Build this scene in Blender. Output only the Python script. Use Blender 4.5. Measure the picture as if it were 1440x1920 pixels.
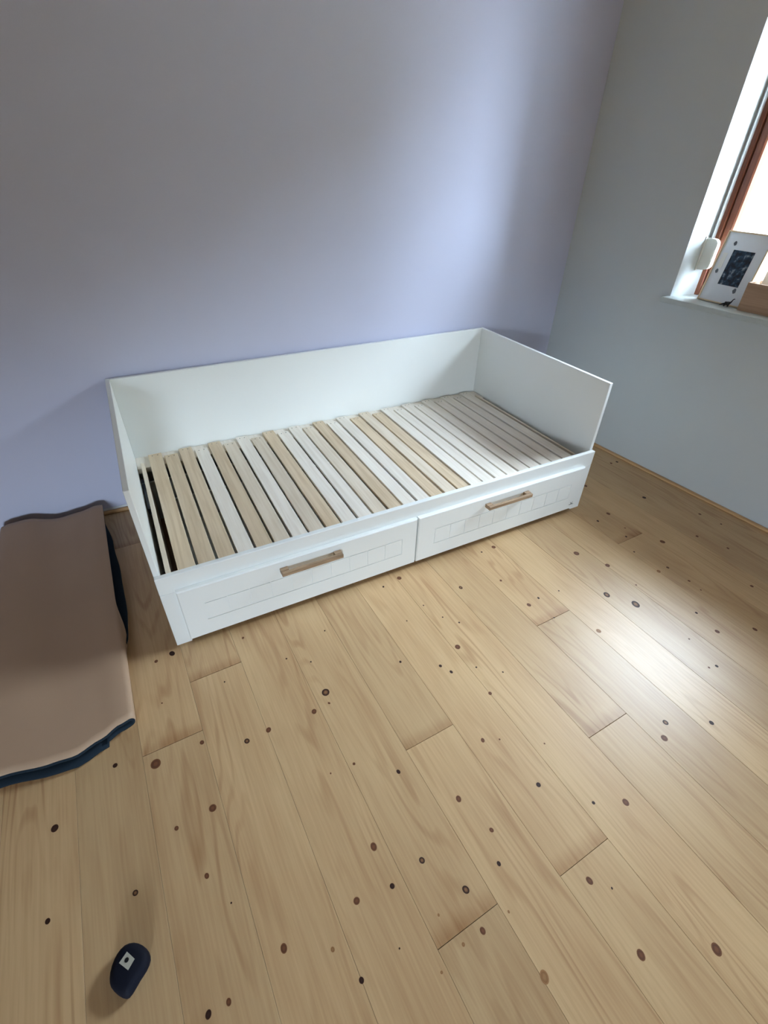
import bpy, bmesh, math, random
from mathutils import Matrix, Vector

random.seed(7)
scene = bpy.context.scene
for o in list(bpy.data.objects):
    bpy.data.objects.remove(o, do_unlink=True)
COL = scene.collection

# ------------------------------------------------------------------ camera
# metres; back wall on y = 0, bed parallel to it, room towards -y
R = [[0.8855699624502048, -0.4639678119390599, 0.022354218627006206],
     [-0.25889098426379786, -0.5329547547726561, -0.8055648252202547],
     [0.38566993643900327, 0.707596706358713, -0.592085805671303]]
cam_data = bpy.data.cameras.new('camera')
cam = bpy.data.objects.new('camera', cam_data)
COL.objects.link(cam)
right, down, fwd = Vector(R[0]), Vector(R[1]), Vector(R[2])
m = Matrix.Identity(4)
for i in range(3):
    m[i][0] = right[i]
    m[i][1] = -down[i]
    m[i][2] = -fwd[i]
m[0][3], m[1][3], m[2][3] = -2.520, -2.383, 1.487
cam.matrix_world = m
cam_data.sensor_fit = 'HORIZONTAL'
cam_data.sensor_width = 36.0
cam_data.lens = 36.0 * 903.063 / 1440.0
cam_data.clip_start = 0.02
scene.camera = cam

# ------------------------------------------------------------------ world, light, exposure
vs = scene.view_settings
vs.view_transform = 'Standard'
vs.look = 'None'
vs.exposure = 2.2
vs.gamma = 1.0
vs.use_curve_mapping = False

SKY_COL, SKY_STR = (0.69, 0.84, 1.0), 19.0
GROUND_COL, GROUND_STR = (1.0, 0.92, 0.80), 1.2
world = bpy.data.worlds.new('daylight')
scene.world = world
world.use_nodes = True
wn, wl = world.node_tree.nodes, world.node_tree.links
wn.clear()
wo = wn.new('ShaderNodeOutputWorld')
bg = wn.new('ShaderNodeBackground')
tc = wn.new('ShaderNodeTexCoord')
sx = wn.new('ShaderNodeSeparateXYZ')
mr = wn.new('ShaderNodeMapRange')
mr.interpolation_type = 'SMOOTHSTEP'
mr.inputs['From Min'].default_value = -0.03
mr.inputs['From Max'].default_value = 0.15
mx = wn.new('ShaderNodeMix')
mx.data_type = 'RGBA'
mx.inputs[6].default_value = (*[c * GROUND_STR for c in GROUND_COL], 1)
mx.inputs[7].default_value = (*[c * SKY_STR for c in SKY_COL], 1)
wl.new(tc.outputs['Generated'], sx.inputs[0])
wl.new(sx.outputs['Z'], mr.inputs['Value'])
wl.new(mr.outputs[0], mx.inputs[0])
wl.new(mx.outputs[2], bg.inputs['Color'])
wl.new(bg.outputs[0], wo.inputs['Surface'])

# right wall frame: s runs along the wall from the back corner, o outwards, z up
WALL_A = math.atan(0.0849)
WMAT = Matrix.Rotation(WALL_A - math.pi / 2, 4, 'Z')
WALL_T = 0.66
WIN_S0, WIN_S1, WIN_Z0, WIN_Z1 = 0.702, 1.84, 0.941, 2.47

portal_data = bpy.data.lights.new('window_portal', 'AREA')
portal_data.shape = 'RECTANGLE'
portal_data.size = WIN_S1 - WIN_S0
portal_data.size_y = WIN_Z1 - WIN_Z0
portal_data.cycles.is_portal = True
portal = bpy.data.objects.new('window_portal', portal_data)
COL.objects.link(portal)
# light points along its -Z: into the room (-o)
portal.matrix_world = (WMAT @ Matrix.Translation(((WIN_S0 + WIN_S1) / 2, WALL_T + 0.02, (WIN_Z0 + WIN_Z1) / 2))
                       @ Matrix.Rotation(math.radians(-90), 4, 'X'))

# second, smaller window in the front wall behind the camera
W2_X0, W2_X1, W2_Z0, W2_Z1, Y_FRONT = -4.22, -3.17, 0.50, 1.55, -6.4
p2 = bpy.data.lights.new('window_portal_front', 'AREA')
p2.shape = 'RECTANGLE'
p2.size = W2_X1 - W2_X0
p2.size_y = W2_Z1 - W2_Z0
p2.cycles.is_portal = True
p2o = bpy.data.objects.new('window_portal_front', p2)
COL.objects.link(p2o)
p2o.matrix_world = Matrix.Translation(((W2_X0 + W2_X1) / 2, Y_FRONT - 0.21, (W2_Z0 + W2_Z1) / 2)) @ Matrix.Rotation(math.radians(90), 4, 'X')

# ------------------------------------------------------------------ helpers
def srgb(r, g, b):
    f = lambda c: ((c / 255) / 12.92) if c / 255 <= 0.04045 else (((c / 255) + 0.055) / 1.055) ** 2.4
    return (f(r), f(g), f(b), 1.0)

def new_mat(name):
    m = bpy.data.materials.new(name)
    m.use_nodes = True
    n, l = m.node_tree.nodes, m.node_tree.links
    return m, n, l, n['Principled BSDF']

def paint(name, col, rough=0.6, bump=0.0, bscale=200.0, var=0.0, vscale=3.0, spec=0.5):
    m, n, l, p = new_mat(name)
    p.inputs['Base Color'].default_value = col
    p.inputs['Roughness'].default_value = rough
    p.inputs['Specular IOR Level'].default_value = spec
    tcn = n.new('ShaderNodeTexCoord')
    if var > 0:
        nz = n.new('ShaderNodeTexNoise')
        nz.inputs['Scale'].default_value = vscale
        nz.inputs['Detail'].default_value = 4
        l.new(tcn.outputs['Object'], nz.inputs['Vector'])
        mixn = n.new('ShaderNodeMix')
        mixn.data_type = 'RGBA'
        mixn.inputs[6].default_value = tuple(c * (1 - var) for c in col[:3]) + (1,)
        mixn.inputs[7].default_value = tuple(min(1, c * (1 + var)) for c in col[:3]) + (1,)
        l.new(nz.outputs['Fac'], mixn.inputs[0])
        l.new(mixn.outputs[2], p.inputs['Base Color'])
    if bump > 0:
        nb = n.new('ShaderNodeTexNoise')
        nb.inputs['Scale'].default_value = bscale
        nb.inputs['Detail'].default_value = 3
        l.new(tcn.outputs['Object'], nb.inputs['Vector'])
        b = n.new('ShaderNodeBump')
        b.inputs['Strength'].default_value = bump
        b.inputs['Distance'].default_value = 0.002
        l.new(nb.outputs['Fac'], b.inputs['Height'])
        l.new(b.outputs[0], p.inputs['Normal'])
    return m

def wood(name, light, dark, rough=0.45, stretch=(1, 0.05, 1), scale=18, grain=0.6, jitter=0.12, spec=0.5):
    """simple straight-grained wood; the grain runs along the local axis with the small stretch"""
    m, n, l, p = new_mat(name)
    tcn = n.new('ShaderNodeTexCoord')
    oi = n.new('ShaderNodeObjectInfo')
    mul = n.new('ShaderNodeVectorMath')
    mul.operation = 'MULTIPLY_ADD'
    comb = n.new('ShaderNodeCombineXYZ')
    for i in range(3):
        l.new(oi.outputs['Random'], comb.inputs[i])
    mul.inputs[1].default_value = (17, 23, 11)
    l.new(comb.outputs[0], mul.inputs[0])
    l.new(tcn.outputs['Object'], mul.inputs[2])
    mp = n.new('ShaderNodeMapping')
    mp.inputs['Scale'].default_value = stretch
    l.new(mul.outputs[0], mp.inputs['Vector'])
    nz = n.new('ShaderNodeTexNoise')
    nz.inputs['Scale'].default_value = scale * 4
    nz.inputs['Detail'].default_value = 5
    nz.inputs['Distortion'].default_value = 0.4
    l.new(mp.outputs[0], nz.inputs['Vector'])
    ramp = n.new('ShaderNodeValToRGB')
    ramp.color_ramp.elements[0].position = 0.32
    ramp.color_ramp.elements[0].color = tuple(a * (1 - grain) + b * grain for a, b in zip(light[:3], dark[:3])) + (1,)
    ramp.color_ramp.elements[1].position = 0.62
    ramp.color_ramp.elements[1].color = light
    l.new(nz.outputs['Fac'], ramp.inputs[0])
    hs = n.new('ShaderNodeHueSaturation')
    mrn = n.new('ShaderNodeMapRange')
    mrn.inputs['To Min'].default_value = 1 - jitter
    mrn.inputs['To Max'].default_value = 1 + jitter
    l.new(oi.outputs['Random'], mrn.inputs['Value'])
    l.new(mrn.outputs[0], hs.inputs['Value'])
    l.new(ramp.outputs[0], hs.inputs['Color'])
    l.new(hs.outputs[0], p.inputs['Base Color'])
    p.inputs['Roughness'].default_value = rough
    p.inputs['Specular IOR Level'].default_value = spec
    return m

def add_box(bm, x0, x1, y0, y1, z0, z1, bevel=0.0, seg=1):
    r = bmesh.ops.create_cube(bm, size=1.0)
    vs_ = r['verts']
    for v in vs_:
        v.co = Vector(((x0 + x1) / 2 + v.co.x * (x1 - x0), (y0 + y1) / 2 + v.co.y * (y1 - y0), (z0 + z1) / 2 + v.co.z * (z1 - z0)))
    if bevel > 0:
        es = list({e for v in vs_ for e in v.link_edges})
        bmesh.ops.bevel(bm, geom=es, offset=bevel, segments=seg, affect='EDGES', profile=0.5)

def link(name, bm, mats, parent=None, smooth=False, matrix=None):
    me = bpy.data.meshes.new(name)
    bm.normal_update()
    bm.to_mesh(me)
    bm.free()
    if not isinstance(mats, (list, tuple)):
        mats = [mats]
    for q in mats:
        me.materials.append(q)
    if smooth:
        for f in me.polygons:
            f.use_smooth = True
    o = bpy.data.objects.new(name, me)
    COL.objects.link(o)
    if parent is not None:
        o.parent = parent
    elif matrix is not None:
        o.matrix_world = matrix
    return o

def box_obj(name, dims, mat, parent=None, bevel=0.002, seg=1, matrix=None):
    """dims in the parent's frame; the object's origin is the box centre"""
    x0, x1, y0, y1, z0, z1 = dims
    bm = bmesh.new()
    hx, hy, hz = (x1 - x0) / 2, (y1 - y0) / 2, (z1 - z0) / 2
    add_box(bm, -hx, hx, -hy, hy, -hz, hz, bevel, seg)
    o = link(name, bm, mat, parent)
    loc = Matrix.Translation(((x0 + x1) / 2, (y0 + y1) / 2, (z0 + z1) / 2))
    if matrix is not None and parent is None:
        o.matrix_world = matrix @ loc
    else:
        o.location = loc.translation
    return o

def empty(name, loc=(0, 0, 0), matrix=None):
    o = bpy.data.objects.new(name, None)
    o.empty_display_size = 0.05
    COL.objects.link(o)
    if matrix is not None:
        o.matrix_world = matrix
    else:
        o.location = loc
    return o

def tag(o, label, cat, group=None):
    o['label'] = label
    o['category'] = cat
    if group:
        o['group'] = group
    return o

def structure(o, label=None):
    o['kind'] = 'structure'
    if label:
        o['label'] = label
    return o

def sweep(bm, pts, radii, seg=10, cap=True):
    rings = []
    for i, p in enumerate(pts):
        p = Vector(p)
        a = Vector(pts[max(i - 1, 0)])
        b = Vector(pts[min(i + 1, len(pts) - 1)])
        t = (b - a).normalized()
        ref = Vector((0, 0, 1)) if abs(t.z) < 0.9 else Vector((1, 0, 0))
        u = t.cross(ref).normalized()
        w = t.cross(u).normalized()
        rr = radii[i]
        rings.append([bm.verts.new(p + u * (math.cos(k * 2 * math.pi / seg) * rr) + w * (math.sin(k * 2 * math.pi / seg) * rr)) for k in range(seg)])
    for i in range(len(rings) - 1):
        for k in range(seg):
            bm.faces.new((rings[i][k], rings[i][(k + 1) % seg], rings[i + 1][(k + 1) % seg], rings[i + 1][k]))
    if cap:
        bm.faces.new(rings[0][::-1])
        bm.faces.new(rings[-1])

# ------------------------------------------------------------------ materials
M = {}
M['lavender'] = paint('lavender_wall_paint', srgb(201, 204, 225), 0.75, bump=0.12, bscale=260, spec=0.25)
M['white_wall'] = paint('white_wall_paint', srgb(202, 208, 209), 0.8, bump=0.12, bscale=260, spec=0.25)
M['ceiling'] = paint('brown_ceiling', srgb(186, 170, 154), 0.8, spec=0.2)
M['facade'] = paint('cream_render', srgb(134, 126, 106), 0.9, spec=0.1)
M['far_wall'] = paint('brown_far_wall', srgb(128, 110, 96), 0.8, spec=0.2)
M['caulk'] = paint('white_caulk', srgb(226, 230, 232), 0.6)
M['foil'] = paint('white_foil_board', srgb(238, 241, 238), 0.42, bump=0.02, bscale=120)
M['dark_under'] = paint('subfloor_gap', srgb(70, 48, 30), 0.9)
M['metal'] = paint('grey_metal', srgb(120, 130, 150), 0.4)
M['slat_white'] = wood('pale_slat', srgb(243, 236, 223), srgb(218, 206, 188), 0.6, (1, 0.04, 1), 20, 0.5, 0.04)
M['slat_tan'] = wood('tan_slat', srgb(222, 202, 172), srgb(188, 162, 126), 0.6, (1, 0.04, 1), 20, 0.6, 0.05)
M['slat_mid'] = wood('beige_slat', srgb(230, 217, 196), srgb(200, 180, 150), 0.6, (1, 0.04, 1), 20, 0.5, 0.05)
M['oak'] = wood('oak_handle', srgb(176, 148, 118), srgb(122, 98, 74), 0.5, (0.06, 1, 1), 40, 0.8, 0.03)
M['strip'] = wood('pine_strip', srgb(206, 166, 118), srgb(168, 124, 78), 0.5, (1, 0.05, 1), 12, 0.6, 0.05)
M['strip_x'] = wood('pine_strip_x', srgb(206, 166, 118), srgb(168, 124, 78), 0.5, (0.05, 1, 1), 12, 0.6, 0.05)
M['frame'] = wood('red_brown_window_frame', srgb(138, 80, 54), srgb(98, 52, 34), 0.4, (1, 1, 0.05), 14, 0.6, 0.03)
M['stone'] = paint('marble_sill', srgb(180, 188, 186), 0.35, var=0.12, vscale=14)
M['plastic'] = paint('white_plastic', srgb(226, 228, 222), 0.35)
M['strap'] = paint('grey_strap', srgb(150, 152, 152), 0.9, bump=0.3, bscale=600)
M['mat_tan'] = paint('tan_mat_face', srgb(182, 154, 128), 0.55, bump=0.15, bscale=700, var=0.05, vscale=5, spec=0.3)
M['mat_dark'] = paint('dark_mat_backing', srgb(30, 42, 52), 0.9, bump=0.2, bscale=400, spec=0.2)
M['passe'] = paint('picture_mount', srgb(228, 234, 240), 0.6)
M['pic_wood'] = paint('pale_picture_frame', srgb(222, 200, 164), 0.5)
M['box_wood'] = wood('box_wood', srgb(184, 152, 124), srgb(142, 112, 86), 0.6, (0.05, 1, 1), 16, 0.6, 0.02)
M['paper'] = paint('white_paper', srgb(235, 236, 232), 0.7)
M['navy'] = paint('navy_plastic', srgb(9, 14, 30), 0.75, spec=0.25)
M['plate'] = paint('pale_plate', srgb(176, 176, 162), 0.6)
M['black'] = paint('black_plastic', srgb(14, 14, 18), 0.5)
M['mark'] = paint('grey_print', srgb(90, 92, 88), 0.6)
M['smudge'] = paint('pencil_grey', srgb(140, 148, 160), 0.7)

# glass: clear pane with a faint mirror
gm, gn, gl, gp = new_mat('window_glass')
gn.remove(gp)
tr = gn.new('ShaderNodeBsdfTransparent')
gs = gn.new('ShaderNodeBsdfGlossy')
gs.inputs['Roughness'].default_value = 0.02
ms = gn.new('ShaderNodeMixShader')
ms.inputs[0].default_value = 0.06
gl.new(tr.outputs[0], ms.inputs[1])
gl.new(gs.outputs[0], ms.inputs[2])
gl.new(ms.outputs[0], gn['Material Output'].inputs['Surface'])
M['glass'] = gm

# dark printed photograph: blotchy blue, black and white
pm, pn, pl, pp = new_mat('dark_photo_print')
ptc = pn.new('ShaderNodeTexCoord')
pnz = pn.new('ShaderNodeTexNoise')
pnz.inputs['Scale'].default_value = 45
pnz.inputs['Detail'].default_value = 5
pl.new(ptc.outputs['Object'], pnz.inputs['Vector'])
pr_ = pn.new('ShaderNodeValToRGB')
e = pr_.color_ramp.elements
e[0].position, e[0].color = 0.42, srgb(12, 22, 34)
e[1].position, e[1].color = 0.72, srgb(160, 172, 178)
k_ = pr_.color_ramp.elements.new(0.56)
k_.color = srgb(34, 62, 84)
pl.new(pnz.outputs['Fac'], pr_.inputs[0])
pl.new(pr_.outputs[0], pp.inputs['Base Color'])
pp.inputs['Roughness'].default_value = 0.3
M['print'] = pm

# knotty pine planks: per-plank tone, long grain, cathedral bands, stain at the near end
def plank_material():
    m, n, l, p = new_mat('pine_plank')
    tcn = n.new('ShaderNodeTexCoord')
    oi = n.new('ShaderNodeObjectInfo')
    comb = n.new('ShaderNodeCombineXYZ')
    for i in range(3):
        l.new(oi.outputs['Random'], comb.inputs[i])
    off = n.new('ShaderNodeVectorMath')
    off.operation = 'MULTIPLY_ADD'
    off.inputs[1].default_value = (31, 47, 13)
    l.new(comb.outputs[0], off.inputs[0])
    l.new(tcn.outputs['Object'], off.inputs[2])
    # slow wander of the rings
    mpw = n.new('ShaderNodeMapping')
    mpw.inputs['Scale'].default_value = (5.5, 0.55, 1)
    l.new(off.outputs[0], mpw.inputs['Vector'])
    nw = n.new('ShaderNodeTexNoise')
    nw.inputs['Scale'].default_value = 1.0
    nw.inputs['Detail'].default_value = 2.5
    l.new(mpw.outputs[0], nw.inputs['Vector'])
    # bands = frac-like sine of the wandering field
    mulw = n.new('ShaderNodeMath')
    mulw.operation = 'MULTIPLY'
    mulw.inputs[1].default_value = 120.0
    l.new(nw.outputs['Fac'], mulw.inputs[0])
    sn = n.new('ShaderNodeMath')
    sn.operation = 'SINE'
    l.new(mulw.outputs[0], sn.inputs[0])
    band = n.new('ShaderNodeMapRange')
    band.inputs['From Min'].default_value = 0.15
    band.inputs['From Max'].default_value = 1.0
    l.new(sn.outputs[0], band.inputs['Value'])
    # patches where the grain shows strongly
    mpp = n.new('ShaderNodeMapping')
    mpp.inputs['Scale'].default_value = (9.0, 1.6, 1)
    l.new(off.outputs[0], mpp.inputs['Vector'])
    np_ = n.new('ShaderNodeTexNoise')
    np_.inputs['Scale'].default_value = 1.0
    np_.inputs['Detail'].default_value = 1.0
    l.new(mpp.outputs[0], np_.inputs['Vector'])
    patch = n.new('ShaderNodeMapRange')
    patch.inputs['From Min'].default_value = 0.45
    patch.inputs['From Max'].default_value = 0.75
    patch.inputs['To Min'].default_value = 0.04
    patch.inputs['To Max'].default_value = 0.40
    l.new(np_.outputs['Fac'], patch.inputs['Value'])
    gmul = n.new('ShaderNodeMath')
    gmul.operation = 'MULTIPLY'
    l.new(band.outputs[0], gmul.inputs[0])
    l.new(patch.outputs[0], gmul.inputs[1])
    # fine fibres
    mpf = n.new('ShaderNodeMapping')
    mpf.inputs['Scale'].default_value = (160.0, 5.0, 1)
    l.new(off.outputs[0], mpf.inputs['Vector'])
    nf = n.new('ShaderNodeTexNoise')
    nf.inputs['Scale'].default_value = 1.0
    nf.inputs['Detail'].default_value = 4
    l.new(mpf.outputs[0], nf.inputs['Vector'])
    fib = n.new('ShaderNodeMapRange')
    fib.inputs['From Min'].default_value = 0.3
    fib.inputs['From Max'].default_value = 0.7
    fib.inputs['To Min'].default_value = -0.08
    fib.inputs['To Max'].default_value = 0.16
    l.new(nf.outputs['Fac'], fib.inputs['Value'])
    add = n.new('ShaderNodeMath')
    add.operation = 'ADD'
    l.new(gmul.outputs[0], add.inputs[0])
    l.new(fib.outputs[0], add.inputs[1])
    # broad tone drift along a plank
    mpd = n.new('ShaderNodeMapping')
    mpd.inputs['Scale'].default_value = (6.0, 1.4, 1)
    l.new(off.outputs[0], mpd.inputs['Vector'])
    nd = n.new('ShaderNodeTexNoise')
    nd.inputs['Scale'].default_value = 1.3
    nd.inputs['Detail'].default_value = 2
    l.new(mpd.outputs[0], nd.inputs['Vector'])
    drift = n.new('ShaderNodeMapRange')
    drift.inputs['From Min'].default_value = 0.35
    drift.inputs['From Max'].default_value = 0.7
    drift.inputs['To Min'].default_value = 0.0
    drift.inputs['To Max'].default_value = 0.28
    l.new(nd.outputs['Fac'], drift.inputs['Value'])
    add2 = n.new('ShaderNodeMath')
    add2.operation = 'ADD'
    add2.use_clamp = True
    l.new(add.outputs[0], add2.inputs[0])
    l.new(drift.outputs[0], add2.inputs[1])
    # brown stain along the near end of a plank (origin sits at that end)
    sep = n.new('ShaderNodeSeparateXYZ')
    l.new(tcn.outputs['Object'], sep.inputs[0])
    st = n.new('ShaderNodeMapRange')
    st.interpolation_type = 'SMOOTHSTEP'
    st.inputs['From Min'].default_value = 0.05
    st.inputs['From Max'].default_value = 0.0
    st.inputs['To Min'].default_value = 0.0
    st.inputs['To Max'].default_value = 0.38
    l.new(sep.outputs['Y'], st.inputs['Value'])
    add3 = n.new('ShaderNodeMath')
    add3.operation = 'ADD'
    add3.use_clamp = True
    l.new(add2.outputs[0], add3.inputs[0])
    l.new(st.outputs[0], add3.inputs[1])
    mixc = n.new('ShaderNodeMix')
    mixc.data_type = 'RGBA'
    mixc.inputs[6].default_value = PINE_LIGHT
    mixc.inputs[7].default_value = PINE_DARK
    l.new(add3.outputs[0], mixc.inputs[0])
    hs = n.new('ShaderNodeHueSaturation')
    v = n.new('ShaderNodeMapRange')
    v.inputs['To Min'].default_value = 0.90
    v.inputs['To Max'].default_value = 1.07
    l.new(oi.outputs['Random'], v.inputs['Value'])
    l.new(v.outputs[0], hs.inputs['Value'])
    l.new(mixc.outputs[2], hs.inputs['Color'])
    l.new(hs.outputs[0], p.inputs['Base Color'])
    p.inputs['Roughness'].default_value = 0.37
    p.inputs['Specular IOR Level'].default_value = 0.42
    b = n.new('ShaderNodeBump')
    b.inputs['Strength'].default_value = 0.08
    b.inputs['Distance'].default_value = 0.001
    l.new(nf.outputs['Fac'], b.inputs['Height'])
    l.new(b.outputs[0], p.inputs['Normal'])
    return m
PINE_LIGHT = srgb(205, 173, 129)
PINE_DARK = srgb(152, 108, 68)
M['plank'] = plank_material()

def knot_material(name, core, ring, edge):
    m, n, l, p = new_mat(name)
    tcn = n.new('ShaderNodeTexCoord')
    nz = n.new('ShaderNodeTexNoise')
    nz.inputs['Scale'].default_value = 2.0
    l.new(tcn.outputs['Object'], nz.inputs['Vector'])
    ln = n.new('ShaderNodeVectorMath')
    ln.operation = 'LENGTH'
    l.new(tcn.outputs['Object'], ln.inputs[0])
    ad = n.new('ShaderNodeMath')
    ad.operation = 'MULTIPLY_ADD'
    ad.inputs[1].default_value = 0.35
    l.new(nz.outputs['Fac'], ad.inputs[0])
    l.new(ln.outputs['Value'], ad.inputs[2])
    r = n.new('ShaderNodeValToRGB')
    els = r.color_ramp.elements
    els[0].position, els[0].color = 0.45, core
    els[1].position, els[1].color = 0.85, ring
    x = els.new(1.15)
    x.color = edge
    l.new(ad.outputs[0], r.inputs[0])
    l.new(r.outputs[0], p.inputs['Base Color'])
    p.inputs['Specular IOR Level'].default_value = 0.25
    p.inputs['Roughness'].default_value = 0.5
    return m
KM = {'d': knot_material('dark_knot', srgb(58, 36, 28), srgb(44, 26, 22), srgb(70, 44, 30)),
      'b': knot_material('brown_knot', srgb(120, 78, 52), srgb(92, 58, 42), srgb(120, 80, 52)),
      'r': knot_material('ringed_knot', srgb(140, 100, 68), srgb(64, 42, 32), srgb(58, 38, 30)),
      'l': knot_material('faint_knot', srgb(158, 118, 78), srgb(140, 100, 64), srgb(160, 118, 78))}

# ------------------------------------------------------------------ room shell
X_LEFT, Z_CEIL = -4.3, 2.55
o = box_obj('wall_back', (X_LEFT - 0.2, 0.3, 0.0, 0.2, -0.05, Z_CEIL), M['lavender'], bevel=0)
structure(o, 'lavender painted back wall')
o = box_obj('wall_left', (X_LEFT - 0.2, X_LEFT, Y_FRONT, 0.0, -0.05, Z_CEIL), M['far_wall'], bevel=0)
structure(o)
bm = bmesh.new()
for d_ in ((X_LEFT - 0.2, W2_X0, -0.05, Z_CEIL), (W2_X1, 1.2, -0.05, Z_CEIL), (W2_X0, W2_X1, -0.05, W2_Z0), (W2_X0, W2_X1, W2_Z1, Z_CEIL)):
    add_box(bm, d_[0], d_[1], Y_FRONT - 0.2, Y_FRONT, d_[2], d_[3])
structure(link('wall_front', bm, M['far_wall']))
win2 = structure(empty('window_2', ((W2_X0 + W2_X1) / 2, Y_FRONT - 0.1, W2_Z0)), 'small timber window in the front wall')
w2, h2 = (W2_X1 - W2_X0) / 2, W2_Z1 - W2_Z0
for d_ in ((-w2, -w2 + 0.07, 0, h2), (w2 - 0.07, w2, 0, h2)):
    box_obj('frame_stile', (d_[0], d_[1], -0.03, 0.03, d_[2], d_[3]), M['frame'], win2, 0.003)
for d_ in ((0, 0.07), (h2 - 0.07, h2)):
    box_obj('frame_rail', (-w2 + 0.07, w2 - 0.07, -0.03, 0.03, d_[0], d_[1]), M['frame'], win2, 0.003)
box_obj('pane', (-w2 + 0.068, w2 - 0.068, -0.003, 0.001, 0.068, h2 - 0.068), M['glass'], win2, 0)
o = box_obj('ceiling', (X_LEFT - 0.2, 1.2, Y_FRONT - 0.2, 0.2, Z_CEIL, Z_CEIL + 0.15), M['ceiling'], bevel=0)
structure(o)

# right wall with a window opening whose reveal is slightly splayed
def right_wall():
    bm = bmesh.new()
    S_END, T = 6.7, WALL_T
    d = 0.036                     # the opening narrows towards the frame
    def ring(o_, s0, s1, z0, z1):
        return [bm.verts.new((s, o_, z)) for s, z in ((s0, z0), (s1, z0), (s1, z1), (s0, z1))]
    out_in = ring(0.0, 0.0, S_END, -0.05, Z_CEIL)
    hole_in = ring(0.0, WIN_S0, WIN_S1, WIN_Z0 - 0.025, WIN_Z1)
    hole_mid = ring(0.155, WIN_S0 + d, WIN_S1 - d, WIN_Z0 - 0.025, WIN_Z1)
    hole_out = ring(T, WIN_S0 + d + 0.03, WIN_S1 - d - 0.03, WIN_Z0 - 0.025, WIN_Z1)
    out_out = ring(T, 0.0, S_END, -0.05, Z_CEIL)
    for a, b in ((out_in, hole_in), (hole_in, hole_mid), (hole_mid, hole_out), (hole_out, out_out), (out_out, out_in)):
        for i in range(4):
            bm.faces.new((a[i], a[(i + 1) % 4], b[(i + 1) % 4], b[i]))
    bmesh.ops.recalc_face_normals(bm, faces=bm.faces)
    return structure(link('wall_right', bm, M['white_wall'], matrix=WMAT), 'white wall with the window')
right_wall()

# skirting strips
o = box_obj('baseboard_back', (X_LEFT, -0.02, -0.018, 0.0, 0.0, 0.017), M['strip_x'], bevel=0.004)
structure(o, 'narrow pine strip along the lavender wall')
o = box_obj('trim_1', (X_LEFT, -0.02, -0.004, 0.0, 0.017, 0.029), M['caulk'], bevel=0.001)
structure(o, 'thin white line above the pine strip')
o = box_obj('baseboard_right', (0.03, 6.3, -0.028, 0.0, 0.0, 0.012), M['strip_x'], bevel=0.004, matrix=WMAT)
structure(o, 'narrow pine strip along the white wall')

# floor of individual planks
floor = box_obj('floor', (X_LEFT - 0.1, 0.7, Y_FRONT - 0.1, 0.1, -0.06, -0.02), M['dark_under'], bevel=0)
structure(floor, 'knotty pine plank floor')
fl = Vector(floor.location)
PW, SLOPE, X0 = 0.1795, -0.0268, -2.6172
PA = math.atan(-SLOPE)            # plank direction leans by this about z
JOINTS = {0: [-1.198], 3: [-1.748], 7: [-1.551], 6: [-1.98], 2: [-2.19], -1: [-1.40], 11: [-1.336], 4: [-2.215]}
planks = {}
for i in range(-10, 20):
    js = sorted(JOINTS.get(i, []) + [random.uniform(-0.62, -0.1), random.uniform(-4.2, -3.1)])
    ys = [Y_FRONT] + js + [0.0]
    planks[i] = []
    for a, b in zip(ys[:-1], ys[1:]):
        if b - a < 0.05:
            continue
        bm = bmesh.new()
        g = 0.0003
        add_box(bm, g, PW - g, g, b - a - g, -0.02, 0.0, 0.0005)
        pk = link('plank', bm, M['plank'], floor)
        xs = X0 + PW * i + SLOPE * (a + 1.5)
        pk.location = Vector((xs, a, 0.0)) - fl
        pk.rotation_euler = (0, 0, PA)
        planks[i].append((a, b, pk, xs))

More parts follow.
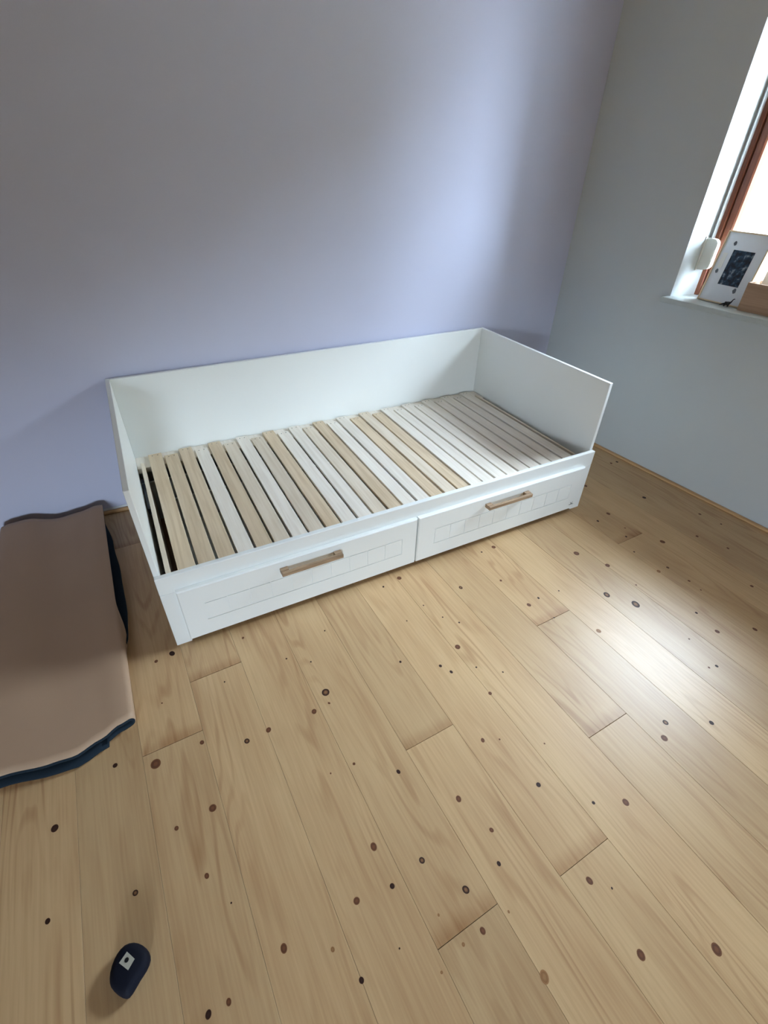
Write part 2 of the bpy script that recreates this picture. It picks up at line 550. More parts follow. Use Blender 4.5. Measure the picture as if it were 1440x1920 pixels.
KNOTS = [(-2.874,-1.391,0.0080,'d'),(-2.766,-1.441,0.0177,'b'),(-3.030,-1.500,0.0116,'d'),(-2.640,-1.643,0.0120,'b'),(-2.738,-1.650,0.0073,'b'),(-2.687,-1.798,0.0082,'b'),(-2.851,-1.753,0.0080,'r'),(-2.645,-1.882,0.0026,'d'),(-3.041,-1.717,0.0076,'d'),(-2.691,-2.053,0.0081,'b'),(-2.734,-2.052,0.0091,'d'),(-2.125,-1.794,0.0080,'d'),(-2.007,-1.940,0.0108,'b'),(-1.972,-2.048,0.0074,'b'),(-2.279,-1.935,0.0121,'b'),(-2.180,-2.021,0.0091,'r'),(-2.276,-2.034,0.0074,'d'),(-2.004,-2.120,0.0070,'d'),(-2.114,-2.126,0.0108,'r'),(-2.369,-2.020,0.0093,'b'),(-2.203,-2.137,0.0039,'l'),(-2.125,-2.211,0.0090,'b'),(-2.181,-2.210,0.0050,'l'),(-2.557,-2.023,0.0112,'b'),(-2.457,-2.077,0.0062,'l'),(-2.253,-2.227,0.0036,'l'),(-2.420,-2.155,0.0072,'d'),(-2.318,-2.147,0.0025,'d'),(-1.773,-2.016,0.0079,'d'),(-1.665,-2.127,0.0054,'d'),(-1.580,-2.169,0.0116,'b'),(-1.819,-2.257,0.0110,'b'),(-1.780,-2.295,0.0034,'d'),(-1.822,-2.417,0.0125,'b'),(-1.654,-2.493,0.0145,'b'),(-2.050,-2.341,0.0145,'l'),(-2.046,-2.211,0.0039,'l'),(-2.662,-1.044,0.0138,'d'),(-2.718,-1.054,0.0077,'b'),(-2.518,-1.250,0.0037,'d'),(-2.412,-1.089,0.0061,'b'),(-2.295,-1.254,0.0039,'d'),(-2.220,-1.307,0.0039,'d'),(-2.121,-1.196,0.0042,'d'),(-1.928,-1.454,0.0059,'d'),(-2.219,-1.447,0.0156,'r'),(-2.224,-1.490,0.0054,'b'),(-2.280,-1.496,0.0106,'b'),(-2.433,-1.490,0.0103,'b'),(-2.504,-1.495,0.0101,'r'),(-2.234,-1.712,0.0049,'b'),(-2.308,-1.706,0.0032,'b'),(-2.722,-1.238,0.0036,'b'),(-2.630,-1.436,0.0084,'b'),(-1.806,-1.086,0.0057,'d'),(-1.719,-1.070,0.0117,'b'),(-1.285,-1.090,0.0050,'d'),(-1.211,-1.086,0.0115,'b'),(-1.509,-1.239,0.0104,'r'),(-1.325,-1.282,0.0070,'b'),(-1.248,-1.437,0.0068,'d'),(-1.311,-1.449,0.0111,'b'),(-1.266,-1.549,0.0037,'d'),(-0.885,-1.297,0.0151,'b'),(-0.818,-1.423,0.0123,'b'),(-0.970,-1.554,0.0172,'r'),(-0.903,-1.648,0.0213,'r'),(-1.156,-1.680,0.0116,'l'),(-1.701,-1.493,0.0121,'b'),(-1.806,-1.535,0.0068,'d'),(-1.785,-1.574,0.0077,'d'),(-1.671,-1.344,0.0037,'d'),(-1.627,-1.397,0.0043,'d'),(-1.810,-1.296,0.0036,'d'),(-1.707,-1.255,0.0038,'d'),(-1.692,-1.599,0.0039,'d'),(-1.618,-1.659,0.0039,'d'),(-1.713,-1.707,0.0074,'b'),(-1.838,-1.831,0.0085,'b'),(-1.788,-1.853,0.0034,'b'),(-1.669,-1.929,0.0034,'b'),(-1.139,-1.444,0.0039,'d'),(-0.006,-0.773,0.0099,'d'),(-0.053,-0.769,0.0099,'b'),(-0.188,-1.118,0.0118,'d'),(-0.050,-1.357,0.0085,'b'),(-0.030,-1.462,0.0055,'d'),(-0.239,-1.471,0.0080,'b'),(-0.188,-1.598,0.0078,'b'),(-0.492,-1.137,0.0127,'b'),(-0.593,-1.159,0.0083,'d'),(-0.513,-1.263,0.0054,'b'),(-0.565,-1.314,0.0066,'d'),(-0.626,-1.412,0.0051,'d'),(-0.435,-1.422,0.0144,'b'),(-0.578,-1.558,0.0074,'r'),(-0.638,-1.556,0.0109,'l'),(-0.395,-0.887,0.0122,'b'),(-0.569,-1.659,0.0071,'b'),(-0.574,-1.719,0.0047,'b'),(-0.346,-1.806,0.0082,'b'),(-0.715,-1.795,0.0066,'d'),(-0.731,-1.896,0.0106,'b'),(-0.583,-1.958,0.0107,'b'),(-0.805,-1.570,0.0047,'b'),(-0.867,-1.869,0.0042,'b'),(-1.258,-2.058,0.0106,'r'),(-1.309,-2.092,0.0120,'b'),(-1.121,-2.129,0.0089,'d'),(-0.890,-1.997,0.0069,'d'),(-0.922,-1.988,0.0049,'b')]
kbm = bmesh.new()
ring = [kbm.verts.new((math.cos(t * math.pi / 8), math.sin(t * math.pi / 8), 0.0)) for t in range(16)]
ring2 = [kbm.verts.new((v.co.x * 1.02, v.co.y * 1.02, -1.0)) for v in ring]
kbm.faces.new(ring)
for t in range(16):
    kbm.faces.new((ring[t], ring2[t], ring2[(t + 1) % 16], ring[(t + 1) % 16]))
kmeshes = {}
base = bpy.data.meshes.new('knot')
kbm.to_mesh(base)
kbm.free()
for kk in KM:
    kmeshes[kk] = base.copy()
    kmeshes[kk].name = 'knot'
    kmeshes[kk].materials.append(KM[kk])
for (kx, ky, kr, kc) in KNOTS:
    i = math.floor((kx - X0 - SLOPE * (ky + 1.5)) / PW)
    for (a, b, pk, xs) in planks.get(i, []):
        if a <= ky < b:
            kn = bpy.data.objects.new('knot', kmeshes[kc])
            COL.objects.link(kn)
            kn.parent = pk
            dx, dy = kx - xs, ky - a
            kn.location = (dx * math.cos(PA) + dy * math.sin(PA), -dx * math.sin(PA) + dy * math.cos(PA), 0.00025)
            asp = random.uniform(0.75, 1.0)
            kr *= 0.88
            kn.scale = (kr * asp, kr, 0.004)
            kn.rotation_euler = (0, 0, random.uniform(-0.5, 0.5))
            break

# ------------------------------------------------------------------ window
win = empty('window_1', matrix=WMAT @ Matrix.Translation(((WIN_S0 + WIN_S1) / 2, 0.155, WIN_Z0)))
structure(win, 'red-brown timber window in the white wall')
def wbox(name, s0, s1, o0, o1, z0, z1, mat, bevel=0.003, parent=win):
    c = Vector(((WIN_S0 + WIN_S1) / 2, 0.155, WIN_Z0))
    return box_obj(name, (s0 - c.x, s1 - c.x, o0 - c.y, o1 - c.y, z0 - c.z, z1 - c.z), mat, parent, bevel)
FS0, FS1 = WIN_S0 + 0.012, WIN_S1 - 0.012
wbox('frame_stile', FS0, FS0 + 0.045, 0.157, 0.225, WIN_Z0, WIN_Z1, M['frame'])
wbox('frame_stile', FS1 - 0.045, FS1, 0.157, 0.225, WIN_Z0, WIN_Z1, M['frame'])
wbox('frame_rail', FS0 + 0.045, FS1 - 0.045, 0.157, 0.225, WIN_Z0, WIN_Z0 + 0.045, M['frame'])
wbox('frame_rail', FS0 + 0.045, FS1 - 0.045, 0.157, 0.225, WIN_Z1 - 0.045, WIN_Z1, M['frame'])
A0, A1, B0, B1 = FS0 + 0.046, FS1 - 0.046, WIN_Z0 + 0.046, WIN_Z1 - 0.046
wbox('sash_stile', A0, A0 + 0.040, 0.165, 0.220, B0, B1, M['frame'], 0.006)
wbox('sash_stile', A1 - 0.040, A1, 0.165, 0.220, B0, B1, M['frame'], 0.006)
wbox('sash_rail', A0 + 0.04, A1 - 0.04, 0.165, 0.220, B0, B0 + 0.05, M['frame'], 0.006)
wbox('sash_rail', A0 + 0.04, A1 - 0.04, 0.165, 0.220, B1 - 0.04, B1, M['frame'], 0.006)
wbox('pane', A0 + 0.038, A1 - 0.038, 0.186, 0.190, B0 + 0.045, B1 - 0.038, M['glass'], 0)

sill = box_obj('trim_2', (WIN_S0 - 0.016, WIN_S1 + 0.016, -0.055, 0.165, WIN_Z0 - 0.025, WIN_Z0), M['stone'], bevel=0.003, seg=2, matrix=WMAT)
structure(sill, 'pale stone window sill')

# the neighbouring house seen through the window
nb = tag(empty('neighbour_house', matrix=WMAT @ Matrix.Translation((1.3, 6.6, -3.3))), 'cream rendered neighbouring house outside the window', 'house')
box_obj('wall', (-6.0, 6.0, 0.0, 5.0, 0.0, 7.6), M['facade'], nb, 0)
bm = bmesh.new()
rp = [(-6.4, -0.5, 7.4), (6.4, -0.5, 7.4), (6.4, 2.5, 8.9), (-6.4, 2.5, 8.9), (6.4, 5.5, 7.4), (-6.4, 5.5, 7.4)]
for dz in (0.0, 0.2):
    q = [bm.verts.new((x, y, z + dz)) for x, y, z in rp]
    bm.faces.new((q[0], q[1], q[2], q[3]))
    bm.faces.new((q[3], q[2], q[4], q[5]))
link('roof', bm, M['far_wall'], nb)

# roller shutter strap and its winder on the reveal
wd = tag(empty('strap_winder', matrix=WMAT @ Matrix.Translation((0.727, 0.11, 1.065))),
         'white plastic strap winder on the white window reveal', 'strap winder')
bm = bmesh.new()
outline = [(-0.006, 0.0), (0.028, 0.0)]
for t in range(0, 91, 15):
    a = math.radians(-90 + t)
    outline.append((0.034 + 0.024 * math.cos(a), 0.026 + 0.024 * math.sin(a)))
for t in range(0, 91, 15):
    a = math.radians(t)
    outline.append((0.034 + 0.024 * math.cos(a), 0.114 + 0.024 * math.sin(a)))
outline += [(0.02, 0.14), (-0.006, 0.14)]
lo = [bm.verts.new((s, -0.004, z)) for s, z in outline]
hi = [bm.verts.new((s, 0.030, z)) for s, z in outline]
bm.faces.new(lo)
bm.faces.new(hi[::-1])
for i in range(len(lo)):
    j = (i + 1) % len(lo)
    bm.faces.new((lo[j], lo[i], hi[i], hi[j]))
bmesh.ops.recalc_face_normals(bm, faces=bm.faces)
bmesh.ops.bevel(bm, geom=[e_ for e_ in bm.edges if e_.calc_face_angle(0) > 1.2], offset=0.003, segments=2, affect='EDGES')
link('body', bm, M['plastic'], wd, smooth=False)
box_obj('base_plate', (-0.004, 0.002, -0.014, 0.036, -0.006, 0.146), M['plastic'], wd, 0.002)
tag(box_obj('shutter_strap', (0.739, 0.7425, 0.118, 0.134, 1.196, WIN_Z1 - 0.002), M['strap'], bevel=0.0008, matrix=WMAT),
    'grey woven strap running up the window reveal', 'strap')

# ------------------------------------------------------------------ daybed
BX0, BX1, YB, YF = -2.639, -0.5892, -0.0158, -0.9967
H, HR, T = 0.681, 0.3376, 0.018
BED0 = Vector(((BX0 + BX1) / 2, (YB + YF) / 2, 0))
bed = tag(empty('daybed', BED0), 'white daybed frame with bare wooden slats and two drawers', 'daybed')
def bb(name, x0, x1, y0, y1, z0, z1, mat, bevel=0.0015, parent=None):
    return box_obj(name, (x0 - BED0.x, x1 - BED0.x, y0 - BED0.y, y1 - BED0.y, z0, z1), mat, parent or bed, bevel)
bb('back_panel', BX0 + T, BX1 - T, YB - T, YB, 0.02, H, M['foil'])
bb('end_panel', BX0, BX0 + T, YF, YB, 0.0, H, M['foil'])
bb('end_panel', BX1 - T, BX1, YF, YB, 0.0, H, M['foil'])
YR = YF - 0.0205
bb('front_rail', BX0, BX1, YR, YF - 0.0003, 0.262, HR, M['foil'], 0.002)
bb('front_post', BX0, BX0 + 0.055, YR, YF - 0.0003, 0.0, 0.2617, M['foil'], 0.002)
bb('front_post', BX1 - 0.062, BX1, YR, YF - 0.0003, 0.0, 0.2617, M['foil'], 0.002)
bb('centre_post', -1.660, -1.580, YR + 0.002, YF - 0.0003, 0.02, 0.2617, M['foil'])
# slat supports
bb('slat_ledge', BX0 + T, BX1 - T, -0.150, YB - T, 0.262, 0.2885, M['slat_white'])
bb('slat_ledge', BX0 + T, BX1 - T, YF, YF + 0.030, 0.262, 0.2885, M['foil'])
bb('side_board', -2.6025, -2.5855, YF + 0.002, -0.121, 0.10, 0.301, M['slat_mid'], 0.0015)
bb('side_board', -0.6530, -0.6420, YF + 0.002, -0.11, 0.10, 0.301, M['slat_mid'], 0.0015)
bb('glide_rail', -2.6195, -2.606, -0.42, -0.15, 0.205, 0.235, M['metal'], 0.002)
bb('under_board', BX0 + T, BX1 - T, -0.20, -0.188, 0.02, 0.235, M['foil'])
# slats: 27 on a 70.5 mm pitch; every second one reaches further back
tones = 'ttdwtmwmtwwmtwwtmtwwwwwwwww'
for i in range(27):
    x0 = -2.562 + 0.0704 * i
    yb = -0.052 if i % 2 == 0 else -0.088
    zt = 0.301 if i % 2 == 0 else 0.2995
    mat = {'t': 'slat_tan', 'd': 'slat_tan', 'w': 'slat_white', 'm': 'slat_mid'}[tones[i]]
    sl = bb('slat', x0, x0 + 0.0605, YF + 0.001, yb, zt - 0.012, zt, M[mat], 0.0012)
    for dx in (-0.012, 0.012):
        bm = bmesh.new()
        bmesh.ops.create_cone(bm, cap_ends=True, segments=8, radius1=0.0028, radius2=0.0024, depth=0.001)
        sc = link('screw', bm, M['mark'], sl)
        sc.location = (dx, (yb - (YF + 0.001)) / 2 - 0.018, 0.0063)

# drawers with grooved fronts
def drawer(x0, x1, gx0, gx1, hx0, hx1, label):
    z0, z1, yb, yf = 0.027, 0.2715, YR - 0.0006, YR - 0.0195
    cx = (x0 + x1) / 2
    d = empty('drawer')
    d.parent = bed
    d.location = (cx - BED0.x, yf - BED0.y, 0)
    # grooved front: a height field of cells, grooves cut 2 mm deep
    gw, gd = 0.0034, 0.0030
    gz = (0.104, 0.186)
    vx = [gx0 + (gx1 - gx0) * k / 10 for k in range(11)]
    xs = sorted([x0, x1] + [v - gw / 2 for v in vx] + [v + gw / 2 for v in vx])
    zs = sorted([z0, z1] + [q - gw / 2 for q in gz] + [q + gw / 2 for q in gz])
    def is_groove(i, j):
        xm, zm = (xs[i] + xs[i + 1]) / 2, (zs[j] + zs[j + 1]) / 2
        inx = gx0 - gw <= xm <= gx1 + gw
        inz = gz[0] - gw <= zm <= gz[1] + gw
        onz_ = any(abs(zm - q) < gw / 2 for q in gz)
        onx_ = any(abs(xm - v) < gw / 2 for v in vx)
        return inx and inz and (onz_ or onx_)
    bm = bmesh.new()
    nx, nz = len(xs) - 1, len(zs) - 1
    G = [[is_groove(i, j) for j in range(nz)] for i in range(nx)]
    def P(x, y, z):
        return bm.verts.new((x - cx, y - yf, z))
    CH = 0.004                                  # chamfer round the front
    def yy(i, j):
        return yf + (gd if G[i][j] else 0)
    for i in range(nx):
        for j in range(nz):
            a, b, c_, e_ = xs[i], xs[i + 1], zs[j], zs[j + 1]
            a2 = a + CH if i == 0 else a
            b2 = b - CH if i == nx - 1 else b
            c2 = c_ + CH if j == 0 else c_
            e2 = e_ - CH if j == nz - 1 else e_
            y = yy(i, j)
            bm.faces.new((P(a2, y, c2), P(b2, y, c2), P(b2, y, e2), P(a2, y, e2)))
            if G[i][j]:
                for (ii, jj, p, q) in ((i - 1, j, (a, c_), (a, e_)), (i + 1, j, (b, e_), (b, c_)), (i, j - 1, (b, c_), (a, c_)), (i, j + 1, (a, e_), (b, e_))):
                    if not G[ii][jj]:
                        bm.faces.new((P(p[0], yf, p[1]), P(p[0], y, p[1]), P(q[0], y, q[1]), P(q[0], yf, q[1])))
    fr = [(x0 + CH, z0 + CH), (x1 - CH, z0 + CH), (x1 - CH, z1 - CH), (x0 + CH, z1 - CH)]
    ou = [(x0, z0), (x1, z0), (x1, z1), (x0, z1)]
    for k in range(4):
        k2 = (k + 1) % 4
        bm.faces.new((P(fr[k][0], yf, fr[k][1]), P(ou[k][0], yf + CH, ou[k][1]), P(ou[k2][0], yf + CH, ou[k2][1]), P(fr[k2][0], yf, fr[k2][1])))
        bm.faces.new((P(ou[k][0], yf + CH, ou[k][1]), P(ou[k][0], yb, ou[k][1]), P(ou[k2][0], yb, ou[k2][1]), P(ou[k2][0], yf + CH, ou[k2][1])))
    bm.faces.new([P(x, yb, z) for x, z in ou])
    bmesh.ops.remove_doubles(bm, verts=bm.verts, dist=1e-5)
    bmesh.ops.recalc_face_normals(bm, faces=bm.faces)
    f = link('drawer_front', bm, M['foil'], d)
    # open box behind the front
    bm = bmesh.new()
    bx0, bx1, by0, by1 = x0 + 0.03 - cx, x1 - 0.03 - cx, 0.021, 0.021 + 0.74
    # keep clear of the centre post
    add_box(bm, bx0, bx1, by0, by1, 0.030, 0.036)
    add_box(bm, bx0, bx0 + 0.012, by0, by1, 0.036, 0.17)
    add_box(bm, bx1 - 0.012, bx1, by0, by1, 0.036, 0.17)
    add_box(bm, bx0, bx1, by1 - 0.012, by1, 0.036, 0.17)
    link('drawer_box', bm, M['foil'], d)
    # oak bridge handle: bar on two feet
    bm = bmesh.new()
    hz0, hz1 = 0.2215, 0.2395
    add_box(bm, hx0 - cx, hx1 - cx, -0.034, -0.021, hz0, hz1, 0.0015)
    add_box(bm, hx0 - cx, hx0 + 0.030 - cx, -0.0205, 0.0, hz0, hz1, 0.001)
    add_box(bm, hx1 - 0.030 - cx, hx1 - cx, -0.0205, 0.0, hz0, hz1, 0.001)
    hd = link('handle', bm, M['oak'], d)
    hd['label'] = 'oak bridge handle'
    d['label'] = label
    return d
drawer(-2.588, -1.6225, -2.510, -1.695, -2.225, -1.978, 'left grooved drawer')
dr = drawer(-1.6155, -0.6500, -1.528, -0.718, -1.266, -1.014, 'right grooved drawer with a small printed mark')
# small printed maker's mark in the drawer's corner
bm = bmesh.new()
mx0 = -0.694 - (-1.6155 - 0.6500) / 2
add_box(bm, mx0, mx0 + 0.030, -0.0004, 0.0002, 0.054, 0.0572)
add_box(bm, mx0 + 0.010, mx0 + 0.020, -0.0004, 0.0002, 0.059, 0.064)
for sx_ in (-1, 1):
    v = [(0.015 + sx_ * 0.002, 0.0640), (0.015 + sx_ * 0.005, 0.0640), (0.015 + sx_ * 0.0095, 0.071), (0.015 + sx_ * 0.0075, 0.071)]
    bm.faces.new([bm.verts.new((mx0 + a, -0.0004, b)) for a, b in v])
link('printed_mark', bm, M['mark'], dr)

# ------------------------------------------------------------------ folded floor mat
def build_mat():
    root = tag(empty('floor_mat', (-3.03, -0.68, 0)), 'tan floor mat with dark backing, folded on the floor beside the daybed', 'mat')
    def lerp(tab, t):
        for (a, va), (b, vb) in zip(tab[:-1], tab[1:]):
            if t <= b:
                q = (t - a) / (b - a)
                q = q * q * (3 - 2 * q)
                return va + (vb - va) * q
        return tab[-1][1]
    back_z = [(-3.25, 0.085), (-3.20, 0.100), (-3.14, 0.103), (-3.016, 0.070), (-2.923, 0.078), (-2.849, 0.092), (-2.82, 0.088)]
    front_z = [(-3.25, 0.050), (-3.10, 0.048), (-2.98, 0.048), (-2.90, 0.050), (-2.84, 0.055), (-2.82, 0.055)]
    front_y = [(-3.25, -1.300), (-3.152, -1.315), (-3.02, -1.338), (-2.966, -1.344), (-2.894, -1.324), (-2.841, -1.303), (-2.80, -1.294)]
    low_x = [(0.0, -2.838), (0.20, -2.807), (0.40, -2.789), (0.58, -2.783), (0.68, -2.790), (0.76, -2.812), (0.85, -2.846), (1.0, -2.882)]
    NV = 40
    secs = []
    for j in range(NV + 1):
        v = j / NV
        c = min(max((v - 0.55) / 0.4, 0), 1)
        c = c * c * (3 - 2 * c)
        pts = []
        # lower layer from its right edge to the left
        xr = lerp(low_x, v)
        bulge = 0.020 * math.exp(-((v - 0.5) / 0.25) ** 2)
        for q in range(13):
            t = q / 12
            x = xr + (-3.225 - xr) * t
            zz = 0.012 + bulge * math.exp(-(t / 0.10) ** 2) * (1 - 0.0) + 0.004 * math.sin(t * 5 + v * 3)
            pts.append((x, zz))
        zl = (1 - v) * lerp(back_z, -3.22) + v * lerp(front_z, -3.22)
        # left fold
        r = (zl - 0.012) / 2
        for q in range(1, 9):
            a = -math.pi / 2 - math.pi * q / 9
            pts.append((-3.225 + 0.022 * math.cos(a), 0.012 + r + r * math.sin(a)))
        # upper layer to the right
        xe = -2.832 + 0.016 * v
        for q in range(27):
            t = q / 26
            x = -3.225 + (xe - (-3.225)) * t
            zb, zf = lerp(back_z, x), lerp(front_z, x)
            w = v * v * (3 - 2 * v)
            pts.append((x, zb * (1 - w) + zf * w - 0.010 * math.sin(math.pi * v) * (0.5 - 0.5 * math.cos(2 * math.pi * t))))
        # edge droops at the back, rolls under at the front
        ang = 0.5 + c * 2.62
        rr = 0.016
        x1, z1 = pts[-1]
        for q in range(1, 11):
            a = ang * q / 10
            pts.append((x1 + rr * math.sin(a), z1 - rr * (1 - math.cos(a))))
        x2, z2 = pts[-1]
        for q in range(1, 6):
            pts.append((x2 + math.cos(ang) * 0.07 * c * q / 5 + 0.0004 * q, z2 - math.sin(ang) * 0.07 * c * q / 5))
        yv = []
        for (x, z) in pts:
            y0 = -0.055
            y1 = lerp(front_y, x)
            if len(yv) < 13:
                y1 -= 0.010                     # the lower layer reaches a little further forward
            yv.append(y0 + (y1 - y0) * v)
        secs.append([(x, y, z) for (x, z), y in zip(pts, yv)])
    def shell(name, d0, d1, mat, trim):
        bm = bmesh.new()
        rows = []
        for j, sec in enumerate(secs):
            inner, outer = [], []
            n = len(sec)
            for i in range(n):
                a, b = sec[max(i - 1, 0)], sec[min(i + 1, n - 1)]
                dx, dz = b[0] - a[0], b[2] - a[2]
                L_ = math.hypot(dx, dz)
                nx_, nz_ = -dz / L_, dx / L_
                yo = 0.0
                if trim:
                    yo = -trim if j == 0 else (trim if j == NV else 0)
                for lst, dd in ((inner, d0), (outer, d1)):
                    lst.append(bm.verts.new((sec[i][0] + nx_ * dd + 3.03, sec[i][1] + yo + 0.68, sec[i][2] + nz_ * dd)))
            rows.append((inner, outer))
        for j in range(NV):
            (a, b), (c_, d_) = rows[j], rows[j + 1]
            for i in range(len(a) - 1):
                bm.faces.new((a[i], a[i + 1], c_[i + 1], c_[i]))
                bm.faces.new((b[i], d_[i], d_[i + 1], b[i + 1]))
            bm.faces.new((a[0], c_[0], d_[0], b[0]))
            bm.faces.new((a[-1], b[-1], d_[-1], c_[-1]))
        for (a, b) in (rows[0], rows[-1]):
            for i in range(len(a) - 1):
                bm.faces.new((a[i], b[i], b[i + 1], a[i + 1]))
        bmesh.ops.recalc_face_normals(bm, faces=bm.faces)
        ob = link(name, bm, mat, root, smooth=True)
        return ob
    b_ = shell('backing', -0.007, 0.0, M['mat_dark'], 0)
    b_['label'] = 'dark blue-black backing'
    f_ = shell('tan_face', 0.0001, 0.0022, M['mat_tan'], 0.004)
    f_['label'] = 'tan upper face'
build_mat()

# ------------------------------------------------------------------ small dark tool part on the floor
GO = [(-2.8585, -1.8595), (-2.8417, -1.8735), (-2.8311, -1.8914), (-2.8295, -1.9076), (-2.8389, -1.9217), (-2.8543, -1.9332), (-2.8718, -1.9486), (-2.8825, -1.9505), (-2.8973, -1.9372), (-2.9097, -1.9177), (-2.9119, -1.9004), (-2.9065, -1.8807), (-2.8934, -1.8632), (-2.8773, -1.855)]
GC = Vector((-2.871, -1.903))
gad = tag(empty('plastic_knob', (GC.x, GC.y, 0)), 'small dark navy pear-shaped plastic piece with a pale square plate on the floor', 'plastic piece')
bm = bmesh.new()
rings = []
n_ = len(GO)
dense = []
for i in range(n_):                         # Catmull-Rom outline
    p0, p1, p2, p3 = (Vector(GO[(i + k) % n_]) for k in (-1, 0, 1, 2))
    for t in (0, 0.5):
        dense.append(0.5 * ((2 * p1) + (-p0 + p2) * t + (2 * p0 - 5 * p1 + 4 * p2 - p3) * t * t + (-p0 + 3 * p1 - 3 * p2 + p3) * t ** 3))
for (zz, sc) in ((0.0, 0.80), (0.004, 0.92), (0.012, 1.0), (0.020, 0.99), (0.028, 0.92), (0.033, 0.80), (0.0355, 0.62), (0.0362, 0.3)):
    rings.append([bm.verts.new(((p.x - GC.x) * sc, (p.y - GC.y) * sc, zz)) for p in dense])
for a, b in zip(rings[:-1], rings[1:]):
    for i in range(len(a)):
        j = (i + 1) % len(a)
        bm.faces.new((a[j], a[i], b[i], b[j]))
bm.faces.new(rings[0])
bm.faces.new(rings[-1][::-1])
bmesh.ops.recalc_face_normals(bm, faces=bm.faces)
link('body', bm, M['navy'], gad, smooth=True)
PL = [(-2.8699, -1.8754), (-2.856, -1.8962), (-2.8706, -1.9098), (-2.8872, -1.8881)]
bm = bmesh.new()
lo = [bm.verts.new((x - GC.x, y - GC.y, 0.0335)) for x, y in PL]
hi = [bm.verts.new((x - GC.x, y - GC.y, 0.0372)) for x, y in PL]
bm.faces.new(lo)
bm.faces.new(hi[::-1])
for i in range(4):
    bm.faces.new((lo[i], lo[(i + 1) % 4], hi[(i + 1) % 4], hi[i]))
bmesh.ops.recalc_face_normals(bm, faces=bm.faces)
pt = link('square_plate', bm, M['plate'], gad)
pt['label'] = 'pale square plate with a dark hole'
bm = bmesh.new()
bmesh.ops.create_cone(bm, cap_ends=True, segments=16, radius1=0.0045, radius2=0.0045, depth=0.0012)
ho = link('hole', bm, M['black'], pt)
ho.location = (-2.8716 - GC.x, -1.8905 - GC.y, 0.0372)

# ------------------------------------------------------------------ things on the sill
# leaning picture: pale thin frame, grey-white mount, dark photograph
PW_, PH_ = 0.218, 0.308
lean = math.asin((0.128 - 0.075) / PH_)
yaw = math.atan2(0.0546 - 0.0749, 1.0079 - 0.8046)
pic = tag(empty('picture_frame', matrix=WMAT @ Matrix.Translation((0.8046, 0.0735, WIN_Z0 + 0.001)) @ Matrix.Rotation(yaw, 4, 'Z') @ Matrix.Rotation(-lean, 4, 'X')),
          'pale framed picture with a small dark photo leaning in the window', 'picture')
fw = 0.006
box_obj('frame_side', (0, fw, -0.006, 0.014, 0, PH_), M['pic_wood'], pic, 0.001)
box_obj('frame_side', (PW_ - fw, PW_, -0.006, 0.014, 0, PH_), M['pic_wood'], pic, 0.001)
box_obj('frame_side', (fw, PW_ - fw, -0.006, 0.014, 0, fw), M['pic_wood'], pic, 0.001)
box_obj('frame_side', (fw, PW_ - fw, -0.006, 0.014, PH_ - fw, PH_), M['pic_wood'], pic, 0.001)
mt_ = box_obj('mount', (fw, PW_ - fw, 0.0, 0.008, fw, PH_ - fw), M['passe'], pic, 0)
px0, px1, pz0, pz1 = 0.064, 0.166, 0.082, 0.232
ph = box_obj('photo', (px0, px1, -0.0012, -0.0002, pz0, pz1), M['print'], pic, 0)
ph['label'] = 'small dark blue-black photograph'
box_obj('white_card', (0.022, 0.044, -0.0010, -0.0002, 0.15, 0.215), M['paper'], pic, 0)
for (a, b, r_) in ((0.055, 0.258, 0.010), (0.030, 0.135, 0.010), (0.158, 0.066, 0.012)):
    bm = bmesh.new()
    vv = [bm.verts.new((r_ * 0.7 * math.cos(q * 0.6283) * (1 + 0.3 * math.sin(3 * q)), -0.0004, r_ * math.sin(q * 0.6283))) for q in range(10)]
    f0 = bm.faces.new(vv)
    bmesh.ops.solidify(bm, geom=[f0], thickness=0.0003)
    dd = link('pencil_mark', bm, M['smudge'], pic)
    dd.location = (a, 0, b)

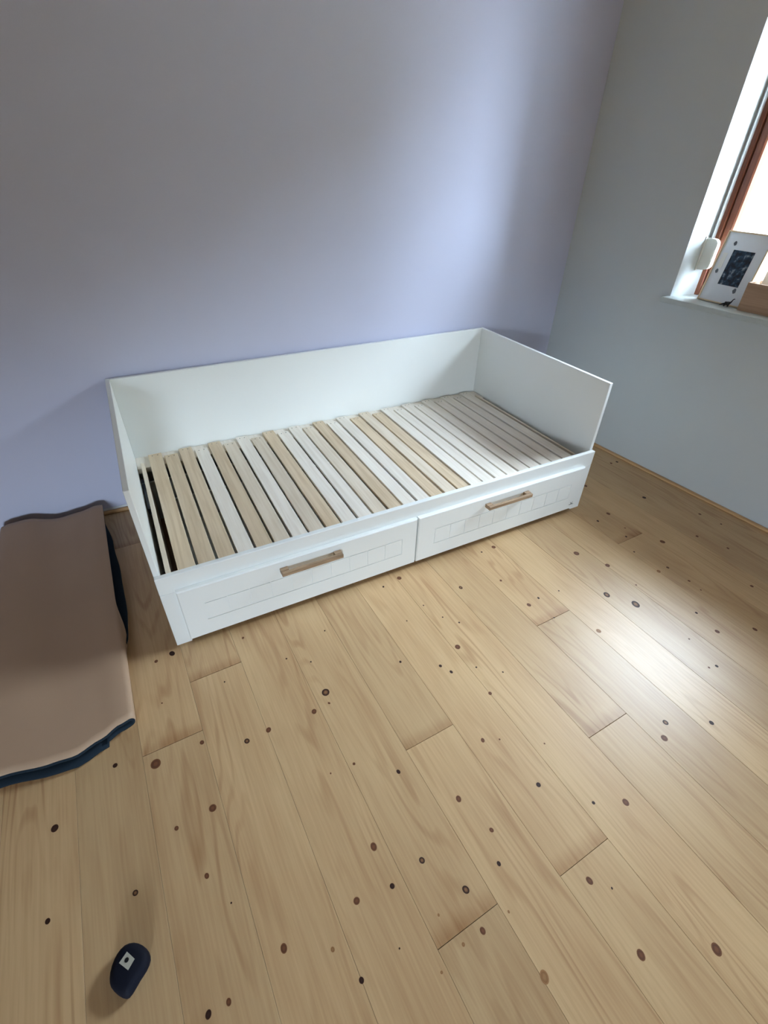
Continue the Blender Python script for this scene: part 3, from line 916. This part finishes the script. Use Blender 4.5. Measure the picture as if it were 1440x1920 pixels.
# open wooden box with papers
bx = tag(empty('wooden_box', matrix=WMAT @ Matrix.Translation((1.0285, 0.018, WIN_Z0))),
         'open brown wooden box on the window sill beside the picture', 'box')
BL, BD, BH = 0.26, 0.115, 0.121
box_obj('front_board', (0, BL, 0, 0.006, 0, BH), M['box_wood'], bx, 0.001)
box_obj('back_board', (0, BL, BD - 0.006, BD, 0, BH), M['box_wood'], bx, 0.001)
box_obj('side_board', (0, 0.006, 0.0062, BD - 0.0062, 0, BH), M['box_wood'], bx, 0.001)
box_obj('side_board', (BL - 0.006, BL, 0.0062, BD - 0.0062, 0, BH), M['box_wood'], bx, 0.001)
box_obj('bottom_board', (0.0062, BL - 0.0062, 0.0062, BD - 0.0062, 0.0, 0.006), M['box_wood'], bx, 0)
cd = box_obj('paper_card', (-0.10, 0.10, 0, 0.002, 0, 0.185), M['paper'], bevel=0,
             matrix=WMAT @ Matrix.Translation((1.152, 0.085, WIN_Z0 + 0.0068)) @ Matrix.Rotation(math.radians(-6), 4, 'X'))
tag(cd, 'white paper card standing in the wooden box', 'paper card')

# toy long-necked dinosaur, 4 cm, one skinned body
def dinosaur():
    P = [(0.000, 0, 0.018), (0.010, 0, 0.0185), (-0.010, 0, 0.0165), (-0.017, 0, 0.012), (-0.025, 0.001, 0.007), (-0.031, 0.002, 0.004),
         (0.0145, 0, 0.0225), (0.0185, 0, 0.030), (0.0210, 0, 0.0375), (0.0245, 0, 0.0405), (0.0285, 0, 0.0400),
         (0.008, 0.0045, 0.010), (0.0085, 0.005, 0.0022), (0.008, -0.0045, 0.010), (0.0085, -0.005, 0.0022),
         (-0.008, 0.0045, 0.010), (-0.0085, 0.005, 0.0022), (-0.008, -0.0045, 0.010), (-0.0085, -0.005, 0.0022)]
    Rr = [0.0078, 0.0068, 0.0068, 0.0042, 0.0022, 0.0010, 0.0042, 0.0026, 0.0021, 0.0027, 0.0015] + [0.0026, 0.0021] * 4
    E = [(0, 1), (0, 2), (2, 3), (3, 4), (4, 5), (1, 6), (6, 7), (7, 8), (8, 9), (9, 10),
         (1, 11), (11, 12), (1, 13), (13, 14), (2, 15), (15, 16), (2, 17), (17, 18)]
    me = bpy.data.meshes.new('toy_dinosaur')
    me.from_pydata(P, E, [])
    ob = bpy.data.objects.new('toy_dinosaur', me)
    COL.objects.link(ob)
    sk = ob.modifiers.new('skin', 'SKIN')
    sk.use_smooth_shade = True
    for i, v in enumerate(me.skin_vertices[0].data):
        v.radius = (Rr[i], Rr[i])
        v.use_root = (i == 0)
    sd = ob.modifiers.new('subdivision', 'SUBSURF')
    sd.levels = sd.render_levels = 2
    me.materials.append(M['black'])
    ob.matrix_world = WMAT @ Matrix.Translation((0.972, 0.024, WIN_Z0 + 0.0002)) @ Matrix.Rotation(math.radians(8), 4, 'Z')
    tag(ob, 'tiny black long-necked toy dinosaur on the window sill', 'toy')
dinosaur()
